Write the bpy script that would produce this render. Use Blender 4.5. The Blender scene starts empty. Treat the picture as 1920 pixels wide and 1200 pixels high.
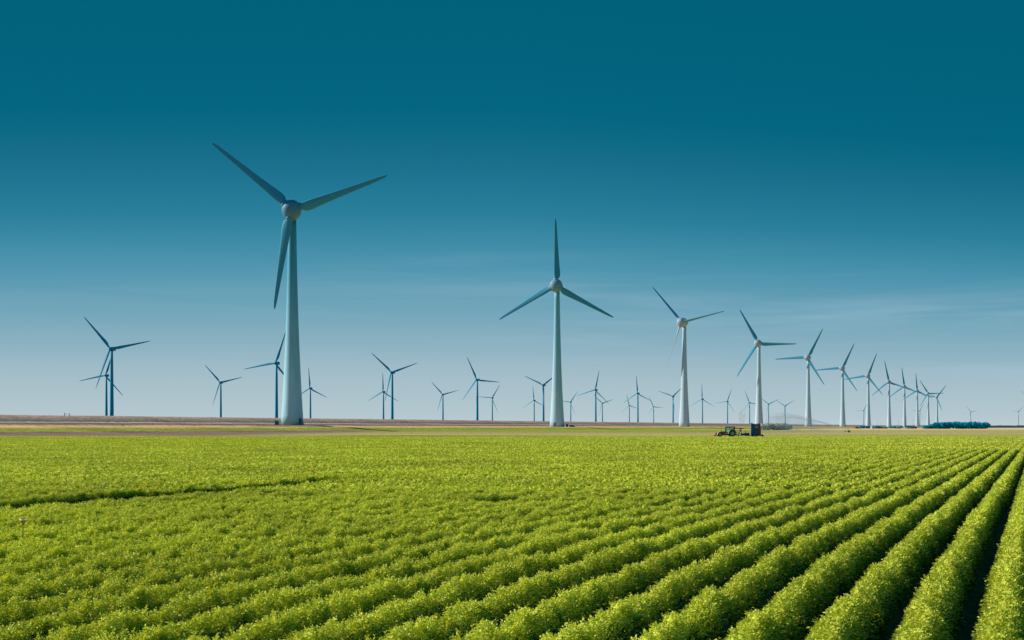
import bpy, bmesh, math, random
import numpy as np
from mathutils import Vector, Matrix, noise as mnoise

random.seed(7)
sc = bpy.context.scene
col = sc.collection
F = 2400.0                      # focal length in photo pixels (45 mm on 36 mm / 1920 px)
HZ = 801.0                      # horizon row in the photograph
CZ = 2.6                        # camera height
SUN_AZ = math.radians(169)      # direction to the sun, from +X counter-clockwise
SUN_EL = math.radians(29)

# ------------------------------------------------------------------ helpers
def tag(o, label=None, cat=None, group=None, kind=None):
    if label: o['label'] = label
    if cat: o['category'] = cat
    if group: o['group'] = group
    if kind: o['kind'] = kind
    return o

def empty(name, loc, rz=0.0):
    o = bpy.data.objects.new(name, None)
    o.empty_display_size = 0.5
    col.objects.link(o); o.location = loc; o.rotation_euler = (0, 0, rz)
    return o

class MB:
    def __init__(s): s.v = []; s.f = []; s.sm = []
    def add(s, vs, fs, M=None, smooth=False):
        b = len(s.v)
        for v in vs:
            v = Vector(v)
            s.v.append(tuple(M @ v) if M is not None else tuple(v))
        for f in fs: s.f.append(tuple(b + i for i in f)); s.sm.append(smooth)
    def box(s, x0, x1, y0, y1, z0, z1, M=None):
        vs = [(x0,y0,z0),(x1,y0,z0),(x1,y1,z0),(x0,y1,z0),(x0,y0,z1),(x1,y0,z1),(x1,y1,z1),(x0,y1,z1)]
        s.add(vs, [(0,3,2,1),(4,5,6,7),(0,1,5,4),(1,2,6,5),(2,3,7,6),(3,0,4,7)], M)
    def lathe(s, prof, seg=32, M=None, cap=True, smooth=True):
        vs = []; fs = []
        for (r, z) in prof:
            for k in range(seg):
                a = 2*math.pi*k/seg
                vs.append((r*math.cos(a), r*math.sin(a), z))
        n = len(prof)
        for i in range(n-1):
            for k in range(seg):
                k2 = (k+1) % seg
                fs.append((i*seg+k, i*seg+k2, (i+1)*seg+k2, (i+1)*seg+k))
        s.add(vs, fs, M, smooth)
        if cap:
            b = len(s.v) - len(vs)
            s.f.append(tuple(b + k for k in reversed(range(seg)))); s.sm.append(False)
            s.f.append(tuple(b + (n-1)*seg + k for k in range(seg))); s.sm.append(False)
    def tube(s, p0, p1, r0, r1=None, seg=8):
        r1 = r0 if r1 is None else r1
        p0 = Vector(p0); p1 = Vector(p1); d = p1 - p0; L = d.length
        q = d.to_track_quat('Z', 'Y').to_matrix().to_4x4()
        s.lathe([(r0, 0), (r1, L)], seg, Matrix.Translation(p0) @ q)
    def poly(s, pts, y0, y1, M=None):           # extrude an x-z outline along y
        n = len(pts)
        vs = [(x, y0, z) for x, z in pts] + [(x, y1, z) for x, z in pts]
        fs = [tuple(range(n)), tuple(range(2*n-1, n-1, -1))]
        for i in range(n):
            j = (i+1) % n
            fs.append((i, n+i, n+j, j))
        s.add(vs, fs, M)
    def mesh(s, name, mat=None):
        m = bpy.data.meshes.new(name)
        m.from_pydata(s.v, [], s.f)
        m.polygons.foreach_set('use_smooth', s.sm)
        bm = bmesh.new(); bm.from_mesh(m); bmesh.ops.recalc_face_normals(bm, faces=bm.faces); bm.to_mesh(m); bm.free()
        if mat: m.materials.append(mat)
        m.update()
        return m
    def build(s, name, mat, parent=None):
        o = bpy.data.objects.new(name, s.mesh(name, mat))
        col.objects.link(o)
        if parent: o.parent = parent
        return o

def obj(name, mesh, parent=None, loc=None, M=None):
    o = bpy.data.objects.new(name, mesh); col.objects.link(o)
    if parent: o.parent = parent
    if M is not None: o.matrix_local = M
    if loc: o.location = loc
    return o

def copy_tree(o, parent=None):
    c = o.copy(); col.objects.link(c)
    if parent: c.parent = parent
    for ch in list(o.children): copy_tree(ch, c)
    return c

def at(x, y, D):                 # world point seen at photo pixel x, y at depth D
    return Vector(((x-960)/F*D, D, CZ + (HZ-y)/F*D))

# ------------------------------------------------------------------ materials
def srgb(r, g, b):
    f = lambda c: (c/255/12.92) if c/255 <= .04045 else ((c/255+.055)/1.055)**2.4
    return (f(r), f(g), f(b), 1)

def mat_new(name):
    m = bpy.data.materials.new(name); m.use_nodes = True
    nt = m.node_tree; nt.nodes.clear()
    return m, nt, nt.nodes, nt.links

def N(nt, t, **kw):
    n = nt.nodes.new(t)
    for k, v in kw.items(): setattr(n, k, v)
    return n

def noise_mat(name, base, rough=.5, scale=3.0, amt=.12, metal=0.0, bump=0.0, spec=.4, stretch=(1,1,1)):
    m, nt, nd, ln = mat_new(name)
    out = N(nt, 'ShaderNodeOutputMaterial'); p = N(nt, 'ShaderNodeBsdfPrincipled')
    tc = N(nt, 'ShaderNodeTexCoord'); mp = N(nt, 'ShaderNodeMapping'); mp.inputs['Scale'].default_value = stretch
    nz = N(nt, 'ShaderNodeTexNoise'); nz.inputs['Scale'].default_value = scale; nz.inputs['Detail'].default_value = 5
    ln.new(tc.outputs['Object'], mp.inputs['Vector']); ln.new(mp.outputs[0], nz.inputs['Vector'])
    mr = N(nt, 'ShaderNodeMapRange'); mr.inputs[1].default_value = .3; mr.inputs[2].default_value = .7
    mr.inputs[3].default_value = 1-amt; mr.inputs[4].default_value = 1+amt
    ln.new(nz.outputs['Fac'], mr.inputs[0])
    mx = N(nt, 'ShaderNodeVectorMath', operation='MULTIPLY'); mx.inputs[0].default_value = base[:3]
    ln.new(mr.outputs[0], mx.inputs[1]); ln.new(mx.outputs[0], p.inputs['Base Color'])
    p.inputs['Roughness'].default_value = rough; p.inputs['Metallic'].default_value = metal
    p.inputs['Specular IOR Level'].default_value = spec
    if bump:
        b = N(nt, 'ShaderNodeBump'); b.inputs['Strength'].default_value = bump
        ln.new(nz.outputs['Fac'], b.inputs['Height']); ln.new(b.outputs[0], p.inputs['Normal'])
    ln.new(p.outputs[0], out.inputs[0])
    return m

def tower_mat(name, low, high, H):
    """tower colour with a tint gradient painted in: pale foot, darker upper sections, faint horizontal joints between the rings"""
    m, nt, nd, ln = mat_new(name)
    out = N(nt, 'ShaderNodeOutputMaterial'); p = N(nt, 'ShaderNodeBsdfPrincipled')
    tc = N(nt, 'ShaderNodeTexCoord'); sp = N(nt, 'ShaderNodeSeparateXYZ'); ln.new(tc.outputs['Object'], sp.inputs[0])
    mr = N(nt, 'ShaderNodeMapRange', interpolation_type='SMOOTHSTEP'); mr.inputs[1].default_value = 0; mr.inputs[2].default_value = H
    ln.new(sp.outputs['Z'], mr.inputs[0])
    mx = N(nt, 'ShaderNodeMix', data_type='RGBA'); mx.inputs['A'].default_value = low; mx.inputs['B'].default_value = high  # upward darkening is an overall colour grade put into the base colour
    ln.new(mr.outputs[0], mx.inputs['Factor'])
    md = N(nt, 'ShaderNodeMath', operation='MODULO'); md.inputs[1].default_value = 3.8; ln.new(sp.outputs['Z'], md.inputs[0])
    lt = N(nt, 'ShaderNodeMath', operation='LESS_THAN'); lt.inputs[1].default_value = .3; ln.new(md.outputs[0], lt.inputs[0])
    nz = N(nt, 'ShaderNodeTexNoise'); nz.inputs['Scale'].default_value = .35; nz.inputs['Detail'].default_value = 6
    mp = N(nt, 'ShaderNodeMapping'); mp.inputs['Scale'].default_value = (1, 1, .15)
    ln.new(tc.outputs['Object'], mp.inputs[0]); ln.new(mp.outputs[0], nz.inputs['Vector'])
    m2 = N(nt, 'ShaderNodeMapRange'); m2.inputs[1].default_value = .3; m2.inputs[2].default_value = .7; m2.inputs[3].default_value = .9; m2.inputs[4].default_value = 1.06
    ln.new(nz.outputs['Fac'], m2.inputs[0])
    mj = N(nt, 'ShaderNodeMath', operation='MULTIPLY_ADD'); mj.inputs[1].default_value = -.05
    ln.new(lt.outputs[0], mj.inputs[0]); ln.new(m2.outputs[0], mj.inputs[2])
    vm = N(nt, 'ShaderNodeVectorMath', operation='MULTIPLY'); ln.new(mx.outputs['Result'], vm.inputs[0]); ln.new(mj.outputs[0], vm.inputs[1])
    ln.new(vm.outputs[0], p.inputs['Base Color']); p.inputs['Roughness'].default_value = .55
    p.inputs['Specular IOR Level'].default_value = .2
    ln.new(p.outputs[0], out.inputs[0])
    return m

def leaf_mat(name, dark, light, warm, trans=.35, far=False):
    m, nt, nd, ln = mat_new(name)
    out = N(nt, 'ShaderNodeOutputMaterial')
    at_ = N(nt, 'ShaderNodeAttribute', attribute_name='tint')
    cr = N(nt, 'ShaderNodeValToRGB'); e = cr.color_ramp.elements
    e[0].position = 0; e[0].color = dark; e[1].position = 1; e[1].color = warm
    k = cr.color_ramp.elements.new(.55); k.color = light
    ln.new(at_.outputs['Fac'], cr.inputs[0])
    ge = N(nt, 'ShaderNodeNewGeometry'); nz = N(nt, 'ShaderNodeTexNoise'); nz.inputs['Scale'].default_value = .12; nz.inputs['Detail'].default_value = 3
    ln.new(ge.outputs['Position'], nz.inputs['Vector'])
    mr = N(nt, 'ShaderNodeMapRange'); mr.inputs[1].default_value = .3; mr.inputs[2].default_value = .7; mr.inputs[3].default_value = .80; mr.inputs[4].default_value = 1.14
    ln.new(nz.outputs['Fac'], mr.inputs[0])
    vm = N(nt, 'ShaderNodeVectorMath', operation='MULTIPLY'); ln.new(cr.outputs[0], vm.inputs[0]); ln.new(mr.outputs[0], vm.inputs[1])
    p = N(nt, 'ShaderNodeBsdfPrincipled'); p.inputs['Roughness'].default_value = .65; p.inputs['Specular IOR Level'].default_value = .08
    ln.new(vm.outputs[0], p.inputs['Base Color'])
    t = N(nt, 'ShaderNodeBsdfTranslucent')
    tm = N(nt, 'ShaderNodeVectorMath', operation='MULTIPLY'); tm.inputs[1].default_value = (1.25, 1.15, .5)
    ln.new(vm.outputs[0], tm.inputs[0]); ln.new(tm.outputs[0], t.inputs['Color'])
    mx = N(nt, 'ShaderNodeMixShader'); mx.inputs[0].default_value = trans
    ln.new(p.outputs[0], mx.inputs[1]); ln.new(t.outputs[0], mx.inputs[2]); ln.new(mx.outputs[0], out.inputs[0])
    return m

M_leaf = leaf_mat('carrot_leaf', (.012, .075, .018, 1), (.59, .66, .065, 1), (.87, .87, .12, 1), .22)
M_treeleaf = leaf_mat('wood_leaf', (.0, .26, .46, 1), (.002, .36, .56, 1), (.02, .46, .62, 1), .1)  # blue leaf colour stands in for distance haze
M_hedgeleaf = leaf_mat('hedge_leaf_haze', (.42, .54, .58, 1), (.55, .64, .67, 1), (.62, .68, .68, 1), .25)  # leaves paled to stand in for the haze before the hedge
M_bark = noise_mat('bark', (.09, .08, .07), .9, 4, .3)
M_white = noise_mat('white_paint', (.30, .41, .50), .5, .3, .04, spec=.25)
M_hubnear = noise_mat('grey_hub_paint', (.10, .27, .36), .55, .3, .05, spec=.2)
M_hubmid = noise_mat('pale_hub_paint', (.19, .34, .42), .55, .3, .05, spec=.2)
M_blade1 = noise_mat('blade_shaded_near', (.07, .35, .46), .6, .1, .03, spec=.1)  # blade shade is put into this dark base colour
M_blade2 = noise_mat('blade_shaded', (.06, .32, .46), .6, .1, .03, spec=.1)  # same painted shade for the blades farther along the row
M_blade3 = noise_mat('blade_shaded_soft', (.10, .34, .52), .6, .1, .03, spec=.1)  # shaded copy of the feathered blade colour
M_bladelit = noise_mat('blade_white_paint', (.52, .64, .68), .55, .3, .05, spec=.2)  # sunlit copy of the feathered blade colour
M_tow1 = tower_mat('tower_graded_nearest', (.38, .68, .78, 1), (.06, .36, .50, 1), 125)
M_tow2 = tower_mat('tower_graded_second', (.42, .64, .74, 1), (.18, .48, .62, 1), 130)
M_tow3 = tower_mat('tower_graded', (.45, .62, .72, 1), (.34, .54, .65, 1), 150)
M_sea1 = noise_mat('offshore_tone_near', (.03, .40, .52), .6, .3, .08, spec=.1)
M_sea2 = noise_mat('offshore_haze_mid', (.06, .38, .50), .6, .3, .08, spec=.1)
M_sea3 = noise_mat('offshore_haze_far', (.20, .46, .56), .6, .3, .08, spec=.1)
M_dark = noise_mat('dark_steel', (.03, .05, .07), .6, 4, .2)
M_grey = noise_mat('grey_steel', (.28, .32, .34), .5, 4, .15)
M_red = noise_mat('tractor_red', (.85, .03, .08), .4, 3, .25)
M_maroon = noise_mat('maroon_steel', (.30, .03, .12), .5, 3, .3)
M_pink = noise_mat('pale_red_steel', (.75, .40, .40), .6, 3, .2)  # paler, pinkish red beside the maroon
M_navy = noise_mat('navy_panel', (.005, .09, .17), .5, 2, .3)
M_teal = noise_mat('teal_cab', (.02, .16, .18), .4, 2, .2)
M_rubber = noise_mat('rubber', (.018, .03, .035), .85, 6, .3)
M_rim = noise_mat('rim_grey', (.26, .36, .38), .5, 6, .1)
M_rimw = noise_mat('fender_white', (.85, .85, .82), .5, 6, .1)
M_yellow = noise_mat('yellow_steel', (.55, .35, .04), .5, 6, .1)
M_orange = noise_mat('orange_plastic', (.95, .25, .01), .45, 20, .15)
M_cream = noise_mat('white_plastic', (.95, .85, .6), .4, 20, .08)
M_blue = noise_mat('blue_van_paint', (.01, .10, .32), .35, 2, .15)
M_shed1 = noise_mat('shed_grey_cladding', (.25, .38, .45), .7, .5, .15)
M_shed2 = noise_mat('shed_teal_cladding', (.02, .14, .20), .7, .5, .2)
M_roof = noise_mat('brown_roof', (.16, .09, .08), .8, .5, .2)
M_door = noise_mat('dark_door', (.02, .12, .18), .6, 2, .2)
def glass_mat():
    m, nt, nd, ln = mat_new('cab_glass')
    o = N(nt, 'ShaderNodeOutputMaterial'); p = N(nt, 'ShaderNodeBsdfPrincipled')
    nz = N(nt, 'ShaderNodeTexNoise'); nz.inputs['Scale'].default_value = 2
    mr = N(nt, 'ShaderNodeMapRange'); mr.inputs[3].default_value = .04; mr.inputs[4].default_value = .12
    ln.new(nz.outputs['Fac'], mr.inputs[0]); ln.new(mr.outputs[0], p.inputs['Roughness'])
    p.inputs['Base Color'].default_value = (.45, .85, .85, 1); p.inputs['Transmission Weight'].default_value = .85
    p.inputs['IOR'].default_value = 1.1
    ln.new(p.outputs[0], o.inputs[0]); return m
M_glass = glass_mat()

# ------------------------------------------------------------------ world, sun, camera
w = bpy.data.worlds.new("World"); sc.world = w; w.use_nodes = True
nt = w.node_tree; nt.nodes.clear(); ln = nt.links
wo = N(nt, 'ShaderNodeOutputWorld'); bg = N(nt, 'ShaderNodeBackground')
tc = N(nt, 'ShaderNodeTexCoord'); sp = N(nt, 'ShaderNodeSeparateXYZ'); ln.new(tc.outputs['Generated'], sp.inputs[0])
def mth(op, a=None, b=None, c=None):
    n = N(nt, 'ShaderNodeMath', operation=op)
    for i, q in enumerate((a, b, c)):
        if q is None: continue
        if isinstance(q, (int, float)): n.inputs[i].default_value = q
        else: ln.new(q, n.inputs[i])
    return n.outputs[0]
yy = mth('MULTIPLY', sp.outputs['Y'], sp.outputs['Y'])
xx = mth('MULTIPLY', mth('MULTIPLY', sp.outputs['X'], sp.outputs['X']), .03)
den = mth('SQRT', mth('ADD', yy, mth('ADD', xx, .003)))
el = mth('MULTIPLY', mth('DIVIDE', sp.outputs['Z'], den), mth('ADD', 1.0, mth('MULTIPLY', mth('MAXIMUM', sp.outputs['X'], 0.0), .35)))           # tangent of the height above the horizon
ramp = N(nt, 'ShaderNodeValToRGB')
# (photo row, colour)
SKY = [(801, 190,205,212), (780, 181,199,206), (740, 172,194,203), (700, 162,188,199), (650, 142,178,193), (600, 121,168,187), (550, 100,158,180), (500, 79,148,174),
       (450, 60,137,164), (400, 42,126,154), (350, 33,118,146), (300, 25,110,138), (250, 13,105,132), (200, 4,101,128), (100, 2,98,124), (0, 1,96,121)]
TM = .5
els = ramp.color_ramp.elements
els[0].position = 0; els[0].color = srgb(*SKY[0][1:])
els[1].position = 1; els[1].color = (.002, .11, .20, 1)
for (r, *c) in SKY[1:]:
    e = els.new(((HZ-r)/F)/TM); e.color = srgb(*c)
ramp.color_ramp.interpolation = 'EASE' if False else 'LINEAR'
ln.new(mth('DIVIDE', el, TM), ramp.inputs[0])
# thin cirrus
mp = N(nt, 'ShaderNodeMapping'); mp.inputs['Scale'].default_value = (2.2, 2.2, 34); mp.inputs['Rotation'].default_value = (0, math.radians(1.2), 0)
ln.new(tc.outputs['Generated'], mp.inputs[0])
nz = N(nt, 'ShaderNodeTexNoise'); nz.inputs['Scale'].default_value = 1.6; nz.inputs['Detail'].default_value = 7; nz.inputs['Roughness'].default_value = .55; nz.inputs['Distortion'].default_value = .6
ln.new(mp.outputs[0], nz.inputs['Vector'])
cm = N(nt, 'ShaderNodeMapRange', interpolation_type='SMOOTHSTEP'); cm.inputs[1].default_value = .42; cm.inputs[2].default_value = .72
ln.new(nz.outputs['Fac'], cm.inputs[0])
fade = N(nt, 'ShaderNodeMapRange', interpolation_type='SMOOTHSTEP'); fade.inputs[1].default_value = .16; fade.inputs[2].default_value = .08
ln.new(el, fade.inputs[0])
lowf = N(nt, 'ShaderNodeMapRange', interpolation_type='SMOOTHSTEP'); lowf.inputs[1].default_value = 0; lowf.inputs[2].default_value = .05
ln.new(el, lowf.inputs[0])
side = N(nt, 'ShaderNodeMapRange', interpolation_type='SMOOTHSTEP'); side.inputs[1].default_value = -.3; side.inputs[2].default_value = .3; side.inputs[3].default_value = .2; side.inputs[4].default_value = 1
ln.new(sp.outputs['X'], side.inputs[0])
cf = mth('MULTIPLY', mth('MULTIPLY', mth('MULTIPLY', cm.outputs[0], fade.outputs[0]), mth('MULTIPLY', lowf.outputs[0], side.outputs[0])), .36)
cmix = N(nt, 'ShaderNodeMix', data_type='RGBA'); cmix.inputs['B'].default_value = srgb(172, 197, 214)
ln.new(cf, cmix.inputs['Factor']); ln.new(ramp.outputs[0], cmix.inputs['A'])
sky = N(nt, 'ShaderNodeTexSky', sky_type='NISHITA'); sky.sun_disc = False
sky.sun_elevation = SUN_EL; sky.sun_rotation = math.radians(90) - SUN_AZ
sky.air_density = 1.5; sky.dust_density = .3; sky.ozone_density = 4
bk = N(nt, 'ShaderNodeMapRange', interpolation_type='SMOOTHSTEP'); bk.inputs[1].default_value = .80; bk.inputs[2].default_value = -.15
ln.new(sp.outputs['Y'], bk.inputs[0])
bmix = N(nt, 'ShaderNodeMix', data_type='RGBA'); bmix.inputs['B'].default_value = (.0, .16, .30, 1)  # unseen sky behind the camera, set deep teal to tune the fill
ln.new(bk.outputs[0], bmix.inputs['Factor']); ln.new(cmix.outputs['Result'], bmix.inputs['A'])
sx = N(nt, 'ShaderNodeVectorMath', operation='MULTIPLY'); sx.inputs[1].default_value = (.0001, .0006, .0010)
ln.new(sky.outputs[0], sx.inputs[0])
ad = N(nt, 'ShaderNodeVectorMath', operation='ADD'); ln.new(bmix.outputs['Result'], ad.inputs[0]); ln.new(sx.outputs[0], ad.inputs[1])
SKS = .1
s10 = N(nt, 'ShaderNodeVectorMath', operation='SCALE'); s10.inputs['Scale'].default_value = 1/SKS
ln.new(ad.outputs[0], s10.inputs[0])
ln.new(s10.outputs[0], bg.inputs[0]); bg.inputs[1].default_value = SKS
ln.new(bg.outputs[0], wo.inputs[0])

L = bpy.data.lights.new('sun', 'SUN'); L.energy = 5.0; L.angle = math.radians(.6); L.color = (1, .94, .84)
so = bpy.data.objects.new('sun', L); col.objects.link(so)
sd = Vector((math.cos(SUN_AZ)*math.cos(SUN_EL), math.sin(SUN_AZ)*math.cos(SUN_EL), math.sin(SUN_EL)))
so.rotation_euler = sd.to_track_quat('Z', 'Y').to_euler(); so.location = (0, 0, 60)

cd = bpy.data.cameras.new('camera'); cam = bpy.data.objects.new('camera', cd); col.objects.link(cam)
cam.location = (0, 0, CZ); cam.rotation_euler = (math.radians(90), 0, 0)
cd.sensor_width = 36; cd.lens = 45; cd.shift_y = (HZ-600)/1920; cd.clip_start = .5; cd.clip_end = 60000
sc.camera = cam
sc.view_settings.view_transform = 'Standard'; sc.view_settings.look = 'None'; sc.view_settings.exposure = 0; sc.view_settings.gamma = 1
sc.cycles.max_bounces = 6; sc.cycles.diffuse_bounces = 3; sc.cycles.transparent_max_bounces = 8; sc.cycles.volume_step_rate = 2

# ------------------------------------------------------------------ terrain (one sheet: field, verge, flats, dike)
K = .419
PROF = [(-9000, 0), (400, 0), (418, 1.2), (432, 2.5), (450, 2.85), (545, 2.8), (562, 2.95), (570, 4.1), (575, 5.2), (581, 5.5),
        (586, 6.3), (600, 9.3), (605, 9.9), (611, 9.9), (630, 4.5), (650, -1.5), (700, -4), (20000, -4)]
def prof(c):
    for (a, za), (b, zb) in zip(PROF, PROF[1:]):
        if c <= b: return za + (zb-za)*(c-a)/(b-a)
    return -4
def terrain_z(x, y):
    c = K*y - x
    z = prof(c)
    if c < 390: z -= 0.0
    if 395 < c < 640 and y > 300: z += .25*mnoise.noise(Vector((x*.03, y*.02, 0)))*min(1, (c-395)/20)
    return z
cs = [-9000, -5000, -2500, -1200, -600, -300, -150, -60, 0, 100, 200, 300, 360, 390, 400, 406, 412, 418, 425, 432, 440, 450, 465, 480, 500, 520, 545,
      555, 562, 566, 570, 572.5, 575, 578, 581, 583.5, 586, 590, 595, 600, 602.5, 605, 608, 611, 618, 630, 650, 700, 900]
ys = [-200, -60, 0, 60, 120, 200, 268, 300, 352] + list(range(380, 1400, 20)) + list(range(1400, 3000, 60)) + list(range(3000, 9000, 400)) + list(range(9000, 26001, 2000))
vs = []; fs = []
for y in ys:
    for c in cs:
        x = K*y - c
        vs.append((x, y, terrain_z(x, y)))
nc = len(cs)
for j in range(len(ys)-1):
    for i in range(nc-1):
        a = j*nc+i
        fs.append((a, a+nc, a+nc+1, a+1))
m, nt, nd, ln = mat_new('farmland')
out = N(nt, 'ShaderNodeOutputMaterial'); p = N(nt, 'ShaderNodeBsdfPrincipled'); p.inputs['Roughness'].default_value = .95; p.inputs['Specular IOR Level'].default_value = .05
ge = N(nt, 'ShaderNodeNewGeometry'); sp = N(nt, 'ShaderNodeSeparateXYZ'); ln.new(ge.outputs['Position'], sp.inputs[0])
def noise(scale, detail=5, sx_=1, sy_=1, sz_=1, rough=.6):
    mp = N(nt, 'ShaderNodeMapping'); mp.inputs['Scale'].default_value = (sx_, sy_, sz_)
    nz = N(nt, 'ShaderNodeTexNoise'); nz.inputs['Scale'].default_value = scale; nz.inputs['Detail'].default_value = detail; nz.inputs['Roughness'].default_value = rough
    ln.new(ge.outputs['Position'], mp.inputs[0]); ln.new(mp.outputs[0], nz.inputs['Vector'])
    return nz.outputs['Fac']
def rng(v, a, b, lo=0, hi=1, smooth=True):
    n = N(nt, 'ShaderNodeMapRange', interpolation_type='SMOOTHSTEP' if smooth else 'LINEAR')
    for i, q in enumerate((a, b, lo, hi)): n.inputs[i+1].default_value = q
    ln.new(v, n.inputs[0]); return n.outputs[0]
def mixc(f, a, b):
    n = N(nt, 'ShaderNodeMix', data_type='RGBA')
    if isinstance(f, (int, float)): n.inputs['Factor'].default_value = f
    else: ln.new(f, n.inputs['Factor'])
    for s, q in (('A', a), ('B', b)):
        if isinstance(q, tuple): n.inputs[s].default_value = q
        else: ln.new(q, n.inputs[s])
    return n.outputs['Result']
def crp(v, lo, hi, stops, const=False):
    n = N(nt, 'ShaderNodeValToRGB'); n.color_ramp.interpolation = 'CONSTANT' if const else 'LINEAR'
    e = n.color_ramp.elements
    e[0].position = (stops[0][0]-lo)/(hi-lo); e[0].color = stops[0][1]
    e[1].position = (stops[-1][0]-lo)/(hi-lo); e[1].color = stops[-1][1]
    for s, c in stops[1:-1]:
        k = e.new((s-lo)/(hi-lo)); k.color = c
    ln.new(rng(v, lo, hi, 0, 1, False), n.inputs[0]); return n.outputs[0]
X, Y = sp.outputs['X'], sp.outputs['Y']
c_ = mth('SUBTRACT', mth('MULTIPLY', Y, K), X)
big = noise(.02, 6); fine = noise(.25, 6); strk = noise(.05, 6, 1, .12)
cj = mth('ADD', c_, mth('MULTIPLY', mth('SUBTRACT', fine, .5), 5.0))
cj2 = mth('ADD', c_, mth('MULTIPLY', mth('SUBTRACT', big, .5), 10.0))
GREEN = (.38, .43, .03, 1); TAN = (.95, .52, .28, 1); PINK = (.92, .47, .30, 1); BRN = (.26, .2, .17, 1); OLV = (.50, .45, .11, 1); OLT = (.62, .44, .17, 1)
dike = crp(cj, 395, 660, [(400, GREEN), (424, (.36, .38, .04, 1)), (431, (.60, .42, .12, 1)), (440, TAN), (520, PINK), (566, TAN), (569, (.50, .32, .20, 1)), (571, (.36, .25, .18, 1)), (575, (.30, .21, .18, 1)),
      (576.5, (.78, .54, .34, 1)), (582, (.75, .50, .32, 1)), (584, (.16, .17, .17, 1)), (590, (.40, .28, .20, 1)), (597, (.62, .38, .26, 1)), (604, (.60, .41, .33, 1)), (612, (.50, .35, .26, 1)), (640, (.1, .1, .08, 1))])
yj = mth('ADD', Y, mth('MULTIPLY', mth('SUBTRACT', fine, .5), 9))
flatY = crp(yj, 300, 1700, [(352, (.34, .36, .08, 1)), (372, (.42, .38, .14, 1)), (384, OLV), (430, OLT), (520, OLV), (640, (.46, .38, .14, 1)), (820, (.36, .36, .10, 1)), (860, GREEN), (1200, (.38, .42, .045, 1)), (1330, (.42, .4, .07, 1)), (1370, TAN), (1690, TAN)])
flatR = crp(yj, 300, 2700, [(352, (0.468, 0.448, 0.1, 1)), (372, (0.572, 0.484, 0.15, 1)), (400, (0.442, 0.425, 0.11, 1)), (520, (0.624, 0.472, 0.17, 1)), (700, (0.494, 0.448, 0.12, 1)), (1000, (0.572, 0.472, 0.15, 1)), (1300, (0.624, 0.472, 0.16, 1)), (1400, (1, 0.637, 0.28, 1)), (1900, (1, 0.59, 0.26, 1)), (2100, (0.975, 0.661, 0.36, 1)), (2680, (0.78, 0.59, 0.36, 1))])
ang = mth('DIVIDE', X, mth('MAXIMUM', Y, 1))
flat = mixc(rng(ang, .17, .25), flatY, flatR)
brown = mixc(rng(noise(.06, 6, .15, 1), .3, .7), (.27, .165, .12, 1), (.38, .24, .17, 1))
bmask = mth('MULTIPLY', mth('MULTIPLY', rng(yj, 383, 389), rng(mth('ADD', X, mth('MULTIPLY', big, 40)), -40, -88)), rng(cj, 415, 409))
dm = mth('MULTIPLY', mth('MULTIPLY', rng(yj, 375, 379), rng(yj, 396, 390)), mth('MULTIPLY', rng(X, -62, -45), rng(X, 30, 0)))
flat = mixc(mth('MULTIPLY', dm, .9), flat, (.015, .05, .02, 1))
land = mixc(mth('GREATER_THAN', c_, 400.0), flat, dike)
land = mixc(bmask, land, brown)
land = mixc(mth('MULTIPLY', mth('LESS_THAN', Y, 267.0), 1.0), land, (.05, .045, .03, 1))
v1 = rng(noise(.4, 8, 1, .5, 1, .7), .3, .7, .72, 1.25)
v2 = rng(noise(.045, 6, .25, 1), .3, .7, .82, 1.15)
vm = N(nt, 'ShaderNodeVectorMath', operation='MULTIPLY'); ln.new(land, vm.inputs[0]); ln.new(mth('MULTIPLY', v1, v2), vm.inputs[1])
ln.new(vm.outputs[0], p.inputs['Base Color'])
bp = N(nt, 'ShaderNodeBump'); bp.inputs['Strength'].default_value = .8; bp.inputs['Distance'].default_value = .8
ln.new(noise(.5, 6), bp.inputs['Height']); ln.new(bp.outputs[0], p.inputs['Normal'])
ln.new(p.outputs[0], out.inputs[0])
M_land = m
tm = bpy.data.meshes.new('ground'); tm.from_pydata(vs, [], fs); tm.materials.append(M_land)
tm.polygons.foreach_set('use_smooth', [True]*len(fs))
tag(obj('ground', tm), kind='structure')
# open water behind the dike
wm = noise_mat('lake_water', (.05, .14, .18), .15, .05, .1, bump=.1)
mb = MB(); mb.add([(K*-200-660, -200, -2.5), (K*26000-660, 26000, -2.5), (-26000, 26000, -2.5), (-26000, -200, -2.5)], [(0, 1, 2, 3)])
tag(mb.build('water', wm), kind='structure')

# ------------------------------------------------------------------ crop rows
RS = .9                    # row spacing measured along X
SL = .412                  # rows run along (SL, 1)
YEND = 268.0
def row_x(c0, y):
    b = 0
    if y < 26: b = .09*min(abs(c0), 12)*((26-y)/13.0)**2 * (1 if c0 < 0 else 0)
    return SL*y + c0 + b
# ridged soil, raised into an added dark core that stops sun in the canopy
def ridge_core_mat():
    m = noise_mat('ridge_soil_core', (.04, .075, .03), .95, 6, .4, bump=.6, spec=.05)
    return m
vs = []; fs = []
ylist = list(np.arange(6, 60, 1.5)) + list(np.arange(60, 130, 6)) + [130, 200, YEND-1]
C0S = [-.9 - .9*n for n in range(-14, 72)]
for ci, cF in enumerate(C0S):
    b = len(vs)
    for y in ylist:
        gone = -28.0 < cF - .45 < -25.2 and row_x(cF-.45, y) < -6.5
        for t, z in ((0, .02), (.17, .08), (.27, .40), (.45, .50), (.63, .40), (.73, .08), (.9, .02)):
            vs.append((row_x(cF - .9 + t, y), y, z*(.15 if gone else 1)))
    for j in range(len(ylist)-1):
        for i in range(6):
            a = b + j*7 + i
            fs.append((a, a+1, a+8, a+7))
m2 = bpy.data.meshes.new('soil_ridge_blocker'); m2.from_pydata(vs, [], fs); m2.materials.append(ridge_core_mat())
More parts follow.
